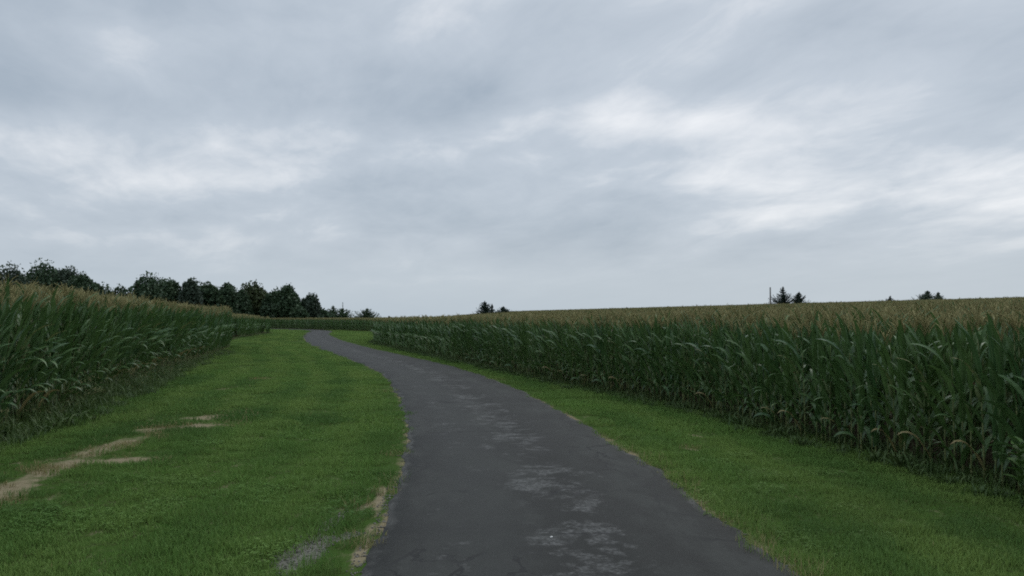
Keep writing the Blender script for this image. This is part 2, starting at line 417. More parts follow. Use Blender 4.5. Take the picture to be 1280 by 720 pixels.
# ------------------------------------------------------------------ scatter: one object whose own mesh carries the shapes and the points they stand on
def scatter(name, variants, mats, pts, rot, scl, var, tint=None):
    """variants: list of Geo. Everything ends up in ONE object through geometry nodes."""
    nv = len(variants)
    V, F, MI, A, VID = [], [], [], [], []
    for k, g in enumerate(variants):
        n = len(V)
        V.extend(g.v); F.extend([tuple(i + n for i in f) for f in g.f]); MI.extend(g.m); A.extend(g.a); VID.extend([k] * len(g.v))
    n0 = len(V); N = len(pts)
    allv = np.concatenate([np.array(V, np.float32).reshape(-1, 3), np.array(pts, np.float32).reshape(-1, 3)])
    me = D.meshes.new(name)
    me.from_pydata(allv.tolist(), [], F)
    for m in mats: me.materials.append(m)
    me.polygons.foreach_set('material_index', MI)
    put_attrs(me, np.concatenate([np.array(A, np.float32), np.zeros((N, 4), np.float32)]))
    def at(nm, typ, fld, arr):
        a = me.attributes.new(nm, typ, 'POINT'); a.data.foreach_set(fld, np.ascontiguousarray(arr.ravel()))
    at('vid', 'INT', 'value', np.concatenate([np.array(VID, np.int32), np.full(N, -1, np.int32)]))
    at('pv', 'INT', 'value', np.concatenate([np.full(n0, -1, np.int32), np.asarray(var, np.int32)]))
    z = np.zeros((n0, 3), np.float32)
    at('prot', 'FLOAT_VECTOR', 'vector', np.concatenate([z, np.asarray(rot, np.float32)]))
    at('pscl', 'FLOAT_VECTOR', 'vector', np.concatenate([z, np.asarray(scl, np.float32)]))
    at('tint', 'FLOAT_VECTOR', 'vector', np.concatenate([z, np.asarray(tint if tint is not None else np.zeros((N, 3)), np.float32)]))
    me.update()
    ng = D.node_groups.new(name + '_nodes', 'GeometryNodeTree')
    ng.interface.new_socket('Geometry', in_out='INPUT', socket_type='NodeSocketGeometry')
    ng.interface.new_socket('Geometry', in_out='OUTPUT', socket_type='NodeSocketGeometry')
    nd, lk = ng.nodes, ng.links
    gi = nd.new('NodeGroupInput'); go = nd.new('NodeGroupOutput')
    def named(nm, dt):
        a = nd.new('GeometryNodeInputNamedAttribute'); a.data_type = dt; a.inputs['Name'].default_value = nm
        return a.outputs[0]
    def eq(s, val):
        c = nd.new('FunctionNodeCompare'); c.data_type = 'INT'; c.operation = 'EQUAL'
        ins = [i for i in c.inputs if i.type == 'INT']
        lk.new(s, ins[0]); ins[1].default_value = val
        return c.outputs[0]
    vid = named('vid', 'INT'); pv = named('pv', 'INT')
    e2r = nd.new('FunctionNodeEulerToRotation'); lk.new(named('prot', 'FLOAT_VECTOR'), e2r.inputs[0])
    scs = named('pscl', 'FLOAT_VECTOR')
    sp = nd.new('GeometryNodeSeparateGeometry'); sp.domain = 'POINT'
    lk.new(gi.outputs[0], sp.inputs[0]); lk.new(eq(vid, -1), sp.inputs[1])
    m2p = nd.new('GeometryNodeMeshToPoints'); lk.new(sp.outputs[0], m2p.inputs[0])
    jn = nd.new('GeometryNodeJoinGeometry')
    for k in range(nv):
        sv = nd.new('GeometryNodeSeparateGeometry'); sv.domain = 'POINT'
        lk.new(gi.outputs[0], sv.inputs[0]); lk.new(eq(vid, k), sv.inputs[1])
        ip = nd.new('GeometryNodeInstanceOnPoints')
        lk.new(m2p.outputs[0], ip.inputs['Points']); lk.new(eq(pv, k), ip.inputs['Selection'])
        lk.new(sv.outputs[0], ip.inputs['Instance']); lk.new(e2r.outputs[0], ip.inputs['Rotation']); lk.new(scs, ip.inputs['Scale'])
        lk.new(ip.outputs[0], jn.inputs[0])
    lk.new(jn.outputs[0], go.inputs[0])
    o = D.objects.new(name, me); link(o)
    md = o.modifiers.new('scatter', 'NODES'); md.node_group = ng
    return o

# ------------------------------------------------------------------ ground sheet
def axis(fine0, fine1, step, far, grow=1.16):
    a = list(np.arange(fine0, fine1 + 1e-6, step))
    s = step; x = a[-1]
    while x < far: s *= grow; x += s; a.append(x)
    s = step; x = a[0]
    while x > -far: s *= grow; x -= s; a.insert(0, x)
    return np.array(a)
gx = axis(-22, 12, .3, 3500); gy = axis(-6, 60, .35, 3500, 1.13)
X, Y = np.meshgrid(gx, gy)
Z = ground(X, Y)
rdist, _ = road_coords(X, Y)
RW = 1.80
def field_depth(x, y):
    """metres inside a corn field (negative outside), near the edges"""
    x = np.asarray(x, float); y = np.asarray(y, float)
    return np.maximum(np.minimum(x - xr(y), 50), np.minimum(xl(y) - x, 50))
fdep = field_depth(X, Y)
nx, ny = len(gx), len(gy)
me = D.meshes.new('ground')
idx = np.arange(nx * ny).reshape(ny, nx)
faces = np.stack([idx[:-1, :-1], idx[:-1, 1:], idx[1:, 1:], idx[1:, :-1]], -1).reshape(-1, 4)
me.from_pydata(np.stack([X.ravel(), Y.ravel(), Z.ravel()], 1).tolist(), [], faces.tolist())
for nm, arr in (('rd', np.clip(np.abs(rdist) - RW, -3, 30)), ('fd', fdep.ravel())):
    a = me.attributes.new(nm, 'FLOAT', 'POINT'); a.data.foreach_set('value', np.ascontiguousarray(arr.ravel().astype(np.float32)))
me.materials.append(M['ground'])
me.polygons.foreach_set('use_smooth', [True] * len(faces))
tag(link(D.objects.new('ground', me)), kind='structure', label='grassy ground rising gently to the corn fields on both sides')

# ------------------------------------------------------------------ road: a slab of asphalt with a ragged rim
def road_half(s, side):
    k = 31 if side < 0 else 77
    n = (fnoise(s * .35, s * 0 + k, k) - .5) * .28 + (fnoise(s * 1.9, s * 0 + k, k + 5, 3) - .5) * .17 + (fnoise(s * 6.5, s * 0 + k, k + 9, 2) - .5) * .045
    if side > 0: n = n - .13 * np.exp(-((s - 22.5) / 6.5) ** 2)
    return RW + n
def build_road():
    fine, sf = resample(ROAD, .1)
    keep = []; last = -9
    for i in range(len(sf)):
        d = fine[i, 1]
        st = .1 if d < 30 else (.4 if d < 80 else 1.2)
        if sf[i] - last >= st - 1e-6: keep.append(i); last = sf[i]
    P = fine[keep]; S = sf[keep]
    T = np.gradient(P, axis=0); T /= np.linalg.norm(T, axis=1)[:, None]
    Nn = np.stack([T[:, 1], -T[:, 0]], 1)
    hl = road_half(S, -1); hr = road_half(S, 1)
    n = 17
    t = np.linspace(0, 1, n - 2)
    V = []; ru = []; rv = []; re = []
    for j in range(n):
        if j == 0: u = -hl - .03; z = -.03
        elif j == n - 1: u = hr + .03; z = -.03
        else:
            tt = t[j - 1]; u = -hl + (hl + hr) * tt
            z = .028 + .03 * (1 - (2 * tt - 1) ** 2)
            if j in (1, n - 2): z = .018
        x = P[:, 0] + Nn[:, 0] * u; y = P[:, 1] + Nn[:, 1] * u
        V.append(np.stack([x, y, ground(x, y) + z], 1)); ru.append(u + 0 * S); rv.append(S)
        re.append(np.minimum(u + hl, hr - u))
    V = np.stack(V, 1); m = len(S)
    idx = np.arange(m * n).reshape(m, n)
    F = np.stack([idx[:-1, :-1], idx[:-1, 1:], idx[1:, 1:], idx[1:, :-1]], -1).reshape(-1, 4)
    me = D.meshes.new('road'); me.from_pydata(V.reshape(-1, 3).tolist(), [], F.tolist())
    for nm, arr in (('ru', ru), ('rv', rv), ('re', re)):
        a = me.attributes.new(nm, 'FLOAT', 'POINT'); a.data.foreach_set('value', np.ascontiguousarray(np.stack(arr, 1).ravel().astype(np.float32)))
    me.materials.append(M['road']); me.polygons.foreach_set('use_smooth', [True] * len(F))
    return tag(link(D.objects.new('road', me)), kind='structure', label='narrow worn asphalt lane winding away between the corn fields')
build_road()

# ------------------------------------------------------------------ mown grass
def grass_variant(rad, n, hmin, hmax, w, seed):
    r = random.Random(seed); g = Geo()
    for _ in range(n):
        a = r.uniform(0, 6.283); q = rad * math.sqrt(r.random())
        x, y = q * math.cos(a), q * math.sin(a)
        h = r.uniform(hmin, hmax); az = r.uniform(0, 6.283); lean = r.uniform(.1, .9) * h
        dx, dy = math.cos(az), math.sin(az); px, py = -dy * w / 2, dx * w / 2
        lr = r.random()
        v = [(x - px, y - py, 0), (x + px, y + py, 0), (x + dx * lean * .4 + px * .8, y + dy * lean * .4 + py * .8, h * .62),
             (x + dx * lean * .4 - px * .8, y + dy * lean * .4 - py * .8, h * .62), (x + dx * lean, y + dy * lean, h)]
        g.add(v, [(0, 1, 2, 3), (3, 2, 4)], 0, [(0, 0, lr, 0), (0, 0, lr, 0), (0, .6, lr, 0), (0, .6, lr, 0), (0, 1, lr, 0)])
    return g
GV = [grass_variant(.21, 95, .030, .070, .0072, 1), grass_variant(.21, 95, .030, .080, .0072, 2), grass_variant(.20, 60, .05, .13, .0065, 3),
      grass_variant(.44, 170, .030, .080, .014, 4), grass_variant(.44, 170, .035, .09, .015, 5),
      grass_variant(1.3, 260, .05, .11, .045, 6), grass_variant(1.3, 260, .05, .12, .05, 7)]

def clover_variant(seed):
    r = random.Random(seed); g = grass_variant(.20, 40, .03, .07, .007, seed)
    for _ in range(46):
        a = r.uniform(0, 6.28); q = .20 * math.sqrt(r.random()); c = Vector((q * math.cos(a), q * math.sin(a), r.uniform(.025, .065)))
        for k in range(3):
            b = a + k * 2.094; d = Vector((math.cos(b), math.sin(b), r.uniform(-.2, .35))); w = Vector((-math.sin(b), math.cos(b), 0)); R_ = r.uniform(.010, .017); lr = r.random() * .5
            g.add([c, c + d * R_ * .7 + w * R_ * .6, c + d * R_ * 1.3, c + d * R_ * .7 - w * R_ * .6], [(0, 1, 2, 3)], 0, [(0, .7, lr, 0)] * 4)
    return g
GV.append(clover_variant(8))

def lawn_points():
    out = []
    for y0, y1, dens, vs in ((3.2, 8.5, 42, (0, 1, 2)), (8.5, 15, 26, (0, 1, 2)), (15, 32, 7.0, (3, 4)), (32, 60, 3.2, (3, 4)), (60, 200, .55, (5, 6))):
        xa, xb = -.70 * y1 - 3, .70 * y1 + 3
        xa = max(xa, float(xl(y1)) - 6); xb = min(xb, 9)
        n = int((xb - xa) * (y1 - y0) * dens)
        x = rng.uniform(xa, xb, n); y = rng.uniform(y0, y1, n)
        m = (np.abs(x) < .70 * y + 3) & (field_depth(x, y) < .5)
        x, y = x[m], y[m]
        d, s = road_coords(x, y)
        hw = np.where(d < 0, road_half(s, -1), road_half(s, 1))
        over = np.abs(d) - hw
        lim = .05 if y1 <= 15 else (.30 if y1 <= 60 else 1.0)
        thin = rng.random(len(x))
        m = (over > lim - .12 * (thin < .25)) 
        # thinner, patchier turf along the rim, on bare ground and by the stones
        bare = patch_mask(x, y, BARE, 1.25); bare = bare + (fnoise(x * 5, y * 3, 9) - .5) * 1.3 * np.clip(bare * 5, 0, 1)
        sto = patch_mask(x, y, STONY, 1.2); sto = sto + (fnoise(x * 5, y * 5, 4) - .5) * .9 * np.clip(sto * 5, 0, 1)
        verge = ((d < 0) & (y < 10.5) & (over < .75)) * (fnoise(x * 3.2, y * 2.0, 21) > .50)
        rimthin = (over < .28) & (fnoise(x * 2.5, y * 2.5, 33) > .55)
        m &= ~((bare > .16) & (thin < .45 + .9 * np.clip(bare, 0, .45))) & ~((sto > .16) & (thin < .86)) & ~(verge & (thin < .85)) & ~(rimthin & (thin < .7))
        x, y, d, over, bare = x[m], y[m], d[m], over[m], bare[m]
        n = len(x)
        v = rng.choice(vs, n)
        if 2 in vs:
            tall = (over < .8) & (rng.random(n) < .6)
            v = np.where(tall, 2, np.where(rng.random(n) < .06, 2, rng.choice(vs[:2], n)))
        clov = (fnoise(x * .9, y * .6, 61) > .60) & (rng.random(n) < .16) & (y < 15)
        v = np.where(clov, 7, v)
        stripe = np.sin((d + (fnoise(x * .2, y * .1, 41) - .5) * 1.2) * 2 * math.pi / 1.5) * .5 + .5
        big = fnoise(x * .33, y * .22, 2); med = fnoise(x * 1.1, y * .8, 14)
        near_bare = np.clip(patch_mask(x, y, BARE, 2.6) * 1.6, 0, 1)
        dry = np.clip(.07 * med + .75 * np.clip(bare * 1.5, 0, 1) + .25 * (over < .22) * rng.random(n) + .16 * rng.random(n), 0, 1)
        hue = np.clip((big - .50) * 1.0 + .62 * stripe + .25 * sstep(40, 90, y) + (rng.random(n) - .5) * .3, 0, 1)
        dark = np.clip((fnoise(x * .5, y * .35, 27) - .56) * 1.8 + .75 * near_bare + .62 * (1 - stripe), 0, 1)
        sc = rng.uniform(.8, 1.2, n)
        rot = np.stack([np.zeros(n), np.zeros(n), rng.uniform(0, 6.28, n)], 1)
        scl = np.stack([sc, sc, sc * rng.uniform(.75, 1.25, n)], 1)
        out.append((np.stack([x, y, ground(x, y) - .004], 1), rot, scl, v, np.stack([dry, hue, dark], 1)))
    return [np.concatenate([o[i] for o in out]) for i in range(5)]
gp = lawn_points()
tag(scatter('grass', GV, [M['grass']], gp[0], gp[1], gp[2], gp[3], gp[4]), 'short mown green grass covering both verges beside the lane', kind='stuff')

# ------------------------------------------------------------------ corn
def leaf_strip(g, base, az, L, W, th0, bend, twist, lr, dry, segs=7, across=2, droop_pow=1.7, mat=0, r=random):
    pos = Vector(base); ds = L / segs
    h = Vector((math.cos(az), math.sin(az), 0)); up = Vector((0, 0, 1)); side0 = Vector((-math.sin(az), math.cos(az), 0))
    vs, at, fs = [], [], []
    ph = r.uniform(0, 6.28)
    for i in range(segs + 1):
        t = i / segs
        th = th0 + bend * t ** droop_pow
        d = h * math.sin(th) + up * math.cos(th)
        nrm = h * -math.cos(th) + up * math.sin(th)
        tw = twist * t
        side = (side0 * math.cos(tw) + nrm * math.sin(tw)).normalized()
        nn = (nrm * math.cos(tw) - side0 * math.sin(tw)).normalized()
        w = W * (min(1, .55 + 1.8 * t) if t < .25 else 1) * (1 - max(0, (t - .3) / .7) ** 1.9) * .5
        w = max(w, .0015)
        fold = .55 * (1 - t) + .12
        wav = math.sin(t * 19 + ph) * .12 * w * (across > 1)
        if across == 2:
            vs += [pos + side * -w + nn * (fold * w + wav), pos, pos + side * w + nn * (fold * w - wav)]
            at += [(-1, t, lr, dry), (0, t, lr, dry), (1, t, lr, dry)]
        else:
            vs += [pos + side * -w, pos + side * w]
            at += [(-1, t, lr, dry), (1, t, lr, dry)]
        pos = pos + d * ds
    c = across + 1
    for i in range(segs):
        for k in range(across):
            fs.append((i * c + k, i * c + k + 1, (i + 1) * c + k + 1, (i + 1) * c + k))
    g.add(vs, fs, mat, at)

def corn(seed, dry_low=.5, ear=True, lod=0):
    """one maize plant: Geos for stalk, foliage, tassel, ear; about 2.2 m tall"""
    r = random.Random(seed)
    st, fo, ta, ea = Geo(), Geo(), Geo(), Geo()
    H = r.uniform(1.80, 1.95)
    lx, ly = r.uniform(-.05, .05), r.uniform(-.05, .05)
    P = lambda z: (lx * (z / H) ** 2, ly * (z / H) ** 2, z)
    zs = [-.03, .35, .8, 1.25, 1.6, H] if lod == 0 else [-.03, .9, H]
    st.tube([P(z) for z in zs], [.0135 * (1 - .55 * max(z, 0) / H) for z in zs], 6 if lod == 0 else 3, 0, (0, 0, r.random(), 0))
    if lod == 0:
        for k in range(8):   # nodes of the stalk
            z = .12 + .2 * k; p = P(z); rr = .0155 * (1 - .5 * z / H)
            st.tube([(p[0], p[1], z - .008), (p[0], p[1], z + .008)], [rr, rr], 6, 0, (0, 0, .9, 0), cap=False)
    nl = 13 if lod == 0 else 10
    az0 = r.uniform(0, math.pi)
    for i in range(nl):
        t = i / (nl - 1)
        z = .16 + (H - .24) * t ** .92
        az = az0 + math.pi * (i % 2) + r.gauss(0, .4)
        L = (.46 + .36 * math.sin(math.pi * min(1, .12 + t * .86))) * r.uniform(.82, 1.12) * (1 - r.uniform(-.15, .2) * t * t)
        W = (.060 + .034 * math.sin(math.pi * min(1, .2 + t * .7))) * r.uniform(.9, 1.1)
        th0 = (.52 - .34 * t) * r.uniform(.5, 1.3)
        bend = (2.35 - 2.0 * t ** .8) * r.uniform(.55, 1.25)
        if r.random() < .25: bend += .8
        dry = max(0, dry_low * (1 - t * 4.6)) + (.5 if r.random() < .012 else 0) + r.uniform(0, .12)
        leaf_strip(fo, P(z), az, L, W, th0, bend, r.uniform(-1.2, 1.2), r.random(), dry, 8 if lod == 0 else 4, 2 if lod == 0 else 1, r.uniform(1.4, 3.2), 0, r)
    top = P(H)
    nb = 10 if lod == 0 else 7
    thick = 1.0 if lod == 0 else 1.5
    ta.tube([top, (top[0], top[1], H + .18), (top[0] + r.uniform(-.03, .03), top[1] + r.uniform(-.03, .03), H + .38)], [.006, .0085 * thick, .004], 4 if lod == 0 else 3, 0, (0, 0, r.random(), 0))
    for k in range(nb):
        a = r.uniform(0, 6.28); z0 = H + r.uniform(.08, .22); L = r.uniform(.17, .28); s = r.uniform(.25, .75)
        c, d = math.cos(a), math.sin(a)
        ta.tube([(top[0], top[1], z0), (top[0] + c * L * s * .5, top[1] + d * L * s * .5, z0 + L * .6), (top[0] + c * L * s * 1.05, top[1] + d * L * s * 1.05, z0 + L * r.uniform(.7, 1.05))],
                [.0035, .0075 * thick, .004], 3, 0, (0, 0, r.random(), 0), cap=False)
    if ear:
        z = r.uniform(.85, 1.05); a = az0 + r.choice((0, math.pi)) + r.gauss(0, .3); p = Vector(P(z)); h = Vector((math.cos(a), math.sin(a), 0))
        ax = (h * .38 + Vector((0, 0, .92))).normalized()
        q = [p + h * .012 + ax * (.24 * t) for t in (0, .12, .35, .65, .88, 1)]
        ea.tube(q, [.008, .020, .026, .023, .013, .006], 7, 0, (0, 0, r.random(), 0))
        for k in range(5):
            a2 = r.uniform(0, 6.28)
            e = q[-1] + ax * .02 + Vector((math.cos(a2) * .025, math.sin(a2) * .025, -.02))
            ea.tube([q[-1], q[-1] + ax * .03, e], [.004, .004, .002], 3, 1, (0, 0, r.random(), 0), cap=False)
    return st, fo, ta, ea

NV = 9
PARTS = []
for k in range(NV):
    PARTS.append(corn(100 + k, (0, .2, .55, 0, .1, .35, .1, .7, 0)[k], ear=(k % 3 != 2)))

def merge(*gs):
    """[(Geo, {old slot: new slot})] -> Geo"""
    o = Geo()
    for g, off in gs:
        n = len(o.v); o.v.extend(g.v); o.a.extend(g.a); o.f.extend([tuple(i + n for i in f) for f in g.f]); o.m.extend([x + off for x in g.m])
    return o
CM = [M['stalk'], M['leaf'], M['tassel'], M['husk'], M['silk']]
FULL = [merge((p[0], 0), (p[1], 1), (p[2], 2), (p[3], 3)) for p in PARTS]
def lod_plant(seed):
    p = corn(seed, .12, ear=False, lod=1); return merge((p[0], 0), (p[1], 1), (p[2], 2))
LOD = [lod_plant(300 + k) for k in range(5)]
def clump(seed, size=1.5, n=12):
    """the upper half of a block of distant plants"""
    r = random.Random(seed); o = Geo()
    for _ in range(n):
        p = corn(r.randrange(10 ** 6), .1, ear=False, lod=1)
        x, y = r.uniform(-size / 2, size / 2), r.uniform(-size / 2, size / 2); a = r.uniform(0, 6.28); c, s = math.cos(a), math.sin(a); dz = r.uniform(-.10, .08)
        for g, off in ((p[1], 1), (p[2], 2)):
            n0 = len(o.v)
            keep = [f for f in g.f if max(g.v[i][2] for i in f) > .9]
            km = [mm for f, mm in zip(g.f, g.m) if max(g.v[i][2] for i in f) > .9]
            used = sorted({i for f in keep for i in f}); mp = {i: n0 + j for j, i in enumerate(used)}
            o.v.extend([(g.v[i][0] * c - g.v[i][1] * s + x, g.v[i][0] * s + g.v[i][1] * c + y, g.v[i][2] + dz) for i in used]); o.a.extend([g.a[i] for i in used])
            o.f.extend([tuple(mp[i] for i in f) for f in keep]); o.m.extend([x_ + off for x_ in km])
    return o
CLUMP = [clump(900 + k) for k in range(4)]
ALLV = FULL + LOD + CLUMP

def offset_line(pl, off):
    T = np.gradient(pl, axis=0); T /= np.maximum(np.linalg.norm(T, axis=1), 1e-9)[:, None]
    return pl + np.stack([T[:, 1], -T[:, 0]], 1) * off, np.arctan2(T[:, 1], T[:, 0])

def inside(poly, x, y):
    c = np.zeros(len(x), bool); P = np.asarray(poly, float); j = len(P) - 1
    for i in range(len(P)):
        with np.errstate(divide='ignore', invalid='ignore'):
            q = ((P[i, 1] > y) != (P[j, 1] > y)) & (x < (P[j, 0] - P[i, 0]) * (y - P[i, 1]) / (P[j, 1] - P[i, 1]) + P[i, 0])
        c ^= q; j = i
    return c

def edge_dist(pl, x, y):
    d = np.full(len(x), 1e9)
    for i in range(0, len(x), 20000):
        dx = x[i:i + 20000, None] - pl[None, :, 0]; dy = y[i:i + 20000, None] - pl[None, :, 1]
        d[i:i + 20000] = np.sqrt((dx * dx + dy * dy).min(1))
    return d

def field(edge, poly, sign, nrows, hs):
    """rows that follow the field's edge, then blocks that fill the rest. Returns row plants and fill blocks."""
    rows = []
    base, _ = resample(edge, .25)
    for k in range(nrows):
        ln, an = offset_line(base, sign * (.25 + .76 * k))
        s = np.concatenate([[0], np.cumsum(np.linalg.norm(np.diff(ln, axis=0), axis=1))])
        st = np.arange(0, s[-1], .168); st = st + rng.normal(0, .03, len(st))
        x = np.interp(st, s, ln[:, 0]) + rng.normal(0, .025, len(st)); y = np.interp(st, s, ln[:, 1]) + rng.normal(0, .025, len(st)); a = np.interp(st, s, an)
        keep = rng.random(len(st)) > .05
        m = keep & (y > -1) & (np.abs(x) < .72 * np.maximum(y, 0) + 5) & inside(poly, x, y)
        if k: m &= edge_dist(base, x, y) > .25 + .76 * k - .35
        x, y, a = x[m], y[m], a[m]
        flip = (rng.random(len(x)) < .5) * math.pi
        sc = hs * np.clip(rng.normal(1, .035, len(x)), .9, 1.06) * (1 + .05 * np.exp(-((y - 52) / 6) ** 2) * (sign < 0)) * (1 + .05 * (fnoise(x * .2, y * .2, 5) - .5))
        rows.append(np.stack([x, y, a + flip + rng.normal(0, .25, len(x)), sc, np.full(len(x), k), rng.integers(0, NV, len(x))], 1))
    rows = np.concatenate(rows)
    lim = .25 + .76 * nrows
    fills = []
    P = np.array(poly)
    st = 1.25
    xs = np.arange(P[:, 0].min(), P[:, 0].max(), st); ys = np.arange(max(P[:, 1].min(), 2), P[:, 1].max(), st)
    XX, YY = np.meshgrid(xs, ys); x = XX.ravel() + rng.uniform(-.3, .3, XX.size); y = YY.ravel() + rng.uniform(-.3, .3, XX.size)
    m = (np.abs(x) < .70 * y + 6) & inside(poly, x, y)
    x, y = x[m], y[m]
    m = edge_dist(base, x, y) > lim + .1
    x, y = x[m], y[m]
    return rows, x, y

POLY_R = EDGE_R + [(-95, 260), (210, 260), (210, -6)]
POLY_L = CORNER_L + [(-140, 66), (-140, -6)]
POLY_L2 = EDGE_L2 + [(-140, 140), (-140, 76)]
HS_R, HS_L, HS_L2 = .96, 1.035, .97
fR = field(EDGE_R, POLY_R, 1, 6, HS_R)
fL = field(CORNER_L, POLY_L, -1, 6, HS_L)
fL2 = field(EDGE_L2, POLY_L2, -1, 6, HS_L2)

# the 300 plants that show largest become things with parts
cand = []
for side, rws in (('R', fR[0]), ('L', fL[0])):
    for i, q in enumerate(rws):
        x, y, row = q[0], q[1], q[4]
        if y > 6 and abs(x) < .625 * y and row < 2:
            cand.append((y + 9.0 * row, side, i))
cand.sort()
pick = cand[:300]
picked = {'R': set(i for _, s, i in pick if s == 'R'), 'L': set(i for _, s, i in pick if s == 'L')}
PM = []
for k, (st_, fo_, ta_, ea_) in enumerate(PARTS):
    PM.append((st_.mesh('stalk', [M['stalk']], True), fo_.mesh('foliage', [M['leaf']], True), ta_.mesh('tassel', [M['tassel']]), ea_.mesh('ear', [M['husk'], M['silk']], True) if ea_.v else None))
LAB = {'R': ('tall green corn stalk with tan tassel among the nearest ones edging the right verge', 'nearest corn stalks at the edge of the right field'),
       'L': ('tall green corn stalk with arching leaves among the nearest ones edging the left lawn', 'nearest corn stalks at the edge of the left field')}
for _, side, i in pick:
    q = (fR if side == 'R' else fL)[0][i]
    e = empty('corn_plant', (q[0], q[1], gz(q[0], q[1])), q[2]); e.scale = (q[3],) * 3
    tag(e, LAB[side][0], 'corn', LAB[side][1])
    for nm, me_ in zip(('stalk', 'foliage', 'tassel', 'ear'), PM[int(q[5])]):
        if me_ is not None: link(D.objects.new(nm, me_), e)

def crop(name, parts, label):
    P, Ro, S, Vv = [], [], [], []
    for (rws, fx, fy), used, hs in parts:
        for i, q in enumerate(rws):
            if i in used: continue
            d = math.hypot(q[0], q[1])
            v = int(q[5]) if d < 42 else NV + int(q[5]) % 5
            P.append((q[0], q[1], gz(q[0], q[1]))); Ro.append((0, 0, q[2])); S.append((q[3] * (1.0 if d < 42 else 1.0),) * 3); Vv.append(v)
        z = ground(fx, fy); n = len(fx)
        P.extend(np.stack([fx, fy, z], 1).tolist()); a = rng.uniform(0, 6.28, n); Ro.extend(np.stack([a * 0, a * 0, a], 1).tolist())
        s = hs * rng.normal(1, .02, n) * (1 + .05 * (fnoise(fx * .12, fy * .12, 8) - .5))
        s = s + rng.normal(0, .02, n)
        S.extend(np.stack([s ** 0, s ** 0, s], 1).tolist()); Vv.extend(rng.integers(NV + 5, NV + 9, n).tolist())
    o = scatter(name, ALLV, CM, np.array(P), np.array(Ro), np.array(S), np.array(Vv))
    tag(o, label, kind='stuff')
    return len(P)
nr = crop('right_corn_field', [(fR, picked['R'], HS_R)], 'mass of tan tasselled corn filling the rising field right of the lane and behind its bend')
nl_ = crop('left_corn_field', [(fL, picked['L'], HS_L), (fL2, set(), HS_L2)], 'mass of tan tasselled corn filling the rising field left of the lane')
print('grass', len(gp[0]), 'corn', nr, nl_, 'individual', len(pick))

# ------------------------------------------------------------------ weeds along the feet of the corn
def weed_variant(seed, h, n, heads, broad=False):
    r = random.Random(seed); g = Geo()
    for _ in range(n):
        x, y = r.gauss(0, .10), r.gauss(0, .10); a = r.uniform(0, 6.28); L = h * r.uniform(.5, 1.1)
        leaf_strip(g, (x, y, 0), a, L, (.035 if broad else .012) * r.uniform(.7, 1.3), r.uniform(.1, .6), r.uniform(.4, 1.9), r.uniform(-1, 1), r.random(), 0, 4, 1, 1.6, 0, r)
    for _ in range(heads):
        x, y = r.gauss(0, .08), r.gauss(0, .08); a = r.uniform(0, 6.28); L = h * r.uniform(.9, 1.3); s = r.uniform(.1, .35)
        pts = [(x, y, 0), (x + math.cos(a) * L * s * .4, y + math.sin(a) * L * s * .4, L * .6), (x + math.cos(a) * L * s, y + math.sin(a) * L * s, L * .92), (x + math.cos(a) * L * s * 1.5, y + math.sin(a) * L * s * 1.5, L)]
        g.tube(pts[:3], [.002, .002, .0015], 3, 0, (0, 0, r.random(), 0), cap=False)
        g.tube(pts[2:], [.006, .004], 4, 1, (0, 0, r.random(), 0))
    return g
WV = [weed_variant(1, .38, 34, 0), weed_variant(2, .45, 30, 5), weed_variant(3, .30, 22, 0, True), weed_variant(4, .55, 26, 8), weed_variant(5, .25, 30, 0)]
def weed_points(edge, sign, y0, y1, band, per_m, kinds, hs):
    pl, s = resample(edge, .1)
    n = int(s[-1] * per_m)
    i = rng.integers(0, len(pl), n)
    T = np.gradient(pl, axis=0); T /= np.linalg.norm(T, axis=1)[:, None]
    off = rng.uniform(band[0], band[1], n)
    off = off + (fnoise(s[i] * .5, s[i] * 0, 3) - .5) * .35
    x = pl[i, 0] + T[i, 1] * off * sign; y = pl[i, 1] - T[i, 0] * off * sign
    m = (y > y0) & (y < y1) & (np.abs(x) < .72 * y + 4)
    x, y, off = x[m], y[m], off[m]; n = len(x)
    k = rng.choice(kinds, n)
    sc = hs * rng.uniform(.55, 1.15, n) * (1 - .5 * sstep(20, 40, y) * (sign < 0)) * np.where(off < band[0] + .25, .7, 1)
    return np.stack([x, y, ground(x, y)], 1), np.stack([np.zeros(n), np.zeros(n), rng.uniform(0, 6.28, n)], 1), np.stack([sc] * 3, 1), k
a = weed_points(EDGE_L, -1, 3, 47, (-.72, .30), 18, (0, 0, 1, 2, 3, 4, 4), 1.0)
b = weed_points(EDGE_R, 1, 3, 140, (-.30, .9), 22, (0, 2, 2, 4, 4), .85)
c = weed_points(EDGE_L2, -1, 60, 135, (-.5, .4), 8, (0, 1, 4), 1.0)
wp = [np.concatenate([a[i], b[i], c[i]]) for i in range(4)]
tag(scatter('weeds', WV, [M['weed'], M['weed_head']], *wp), 'dark scrubby weeds and seeding grass along the feet of the corn', kind='stuff')

# one broad-leaved weed stands out at the right
g = Geo(); gs = Geo(); r = random.Random(5)
gs.tube([(0, 0, 0), (.02, .01, .35), (.0, .03, .7)], [.009, .007, .004], 6)
for k in range(15):
    z = .22 + .035 * k; a = k * 2.4
    leaf_strip(g, (.01, .01, z), a, r.uniform(.14, .22), r.uniform(.10, .14), .9, .9, r.uniform(-.4, .4), .6 + .4 * r.random(), 0, 5, 2, 1.5, 0, r)
wx, wy = 5.72, 9.35
e = empty('broadleaf_weed', (wx, wy, gz(wx, wy)))
tag(e, 'bright broad leaved weed standing at the foot of the nearest right-hand corn', 'weed')
M['broad'] = mat_simple('broad_weed_leaf', (.060, .125, .030), (.10, .18, .045), 8, .5, .35, trans=.25)
link(D.objects.new('stem', gs.mesh('stem', [M['weed']], True)), e)
link(D.objects.new('foliage', g.mesh('foliage', [M['broad']], True)), e)

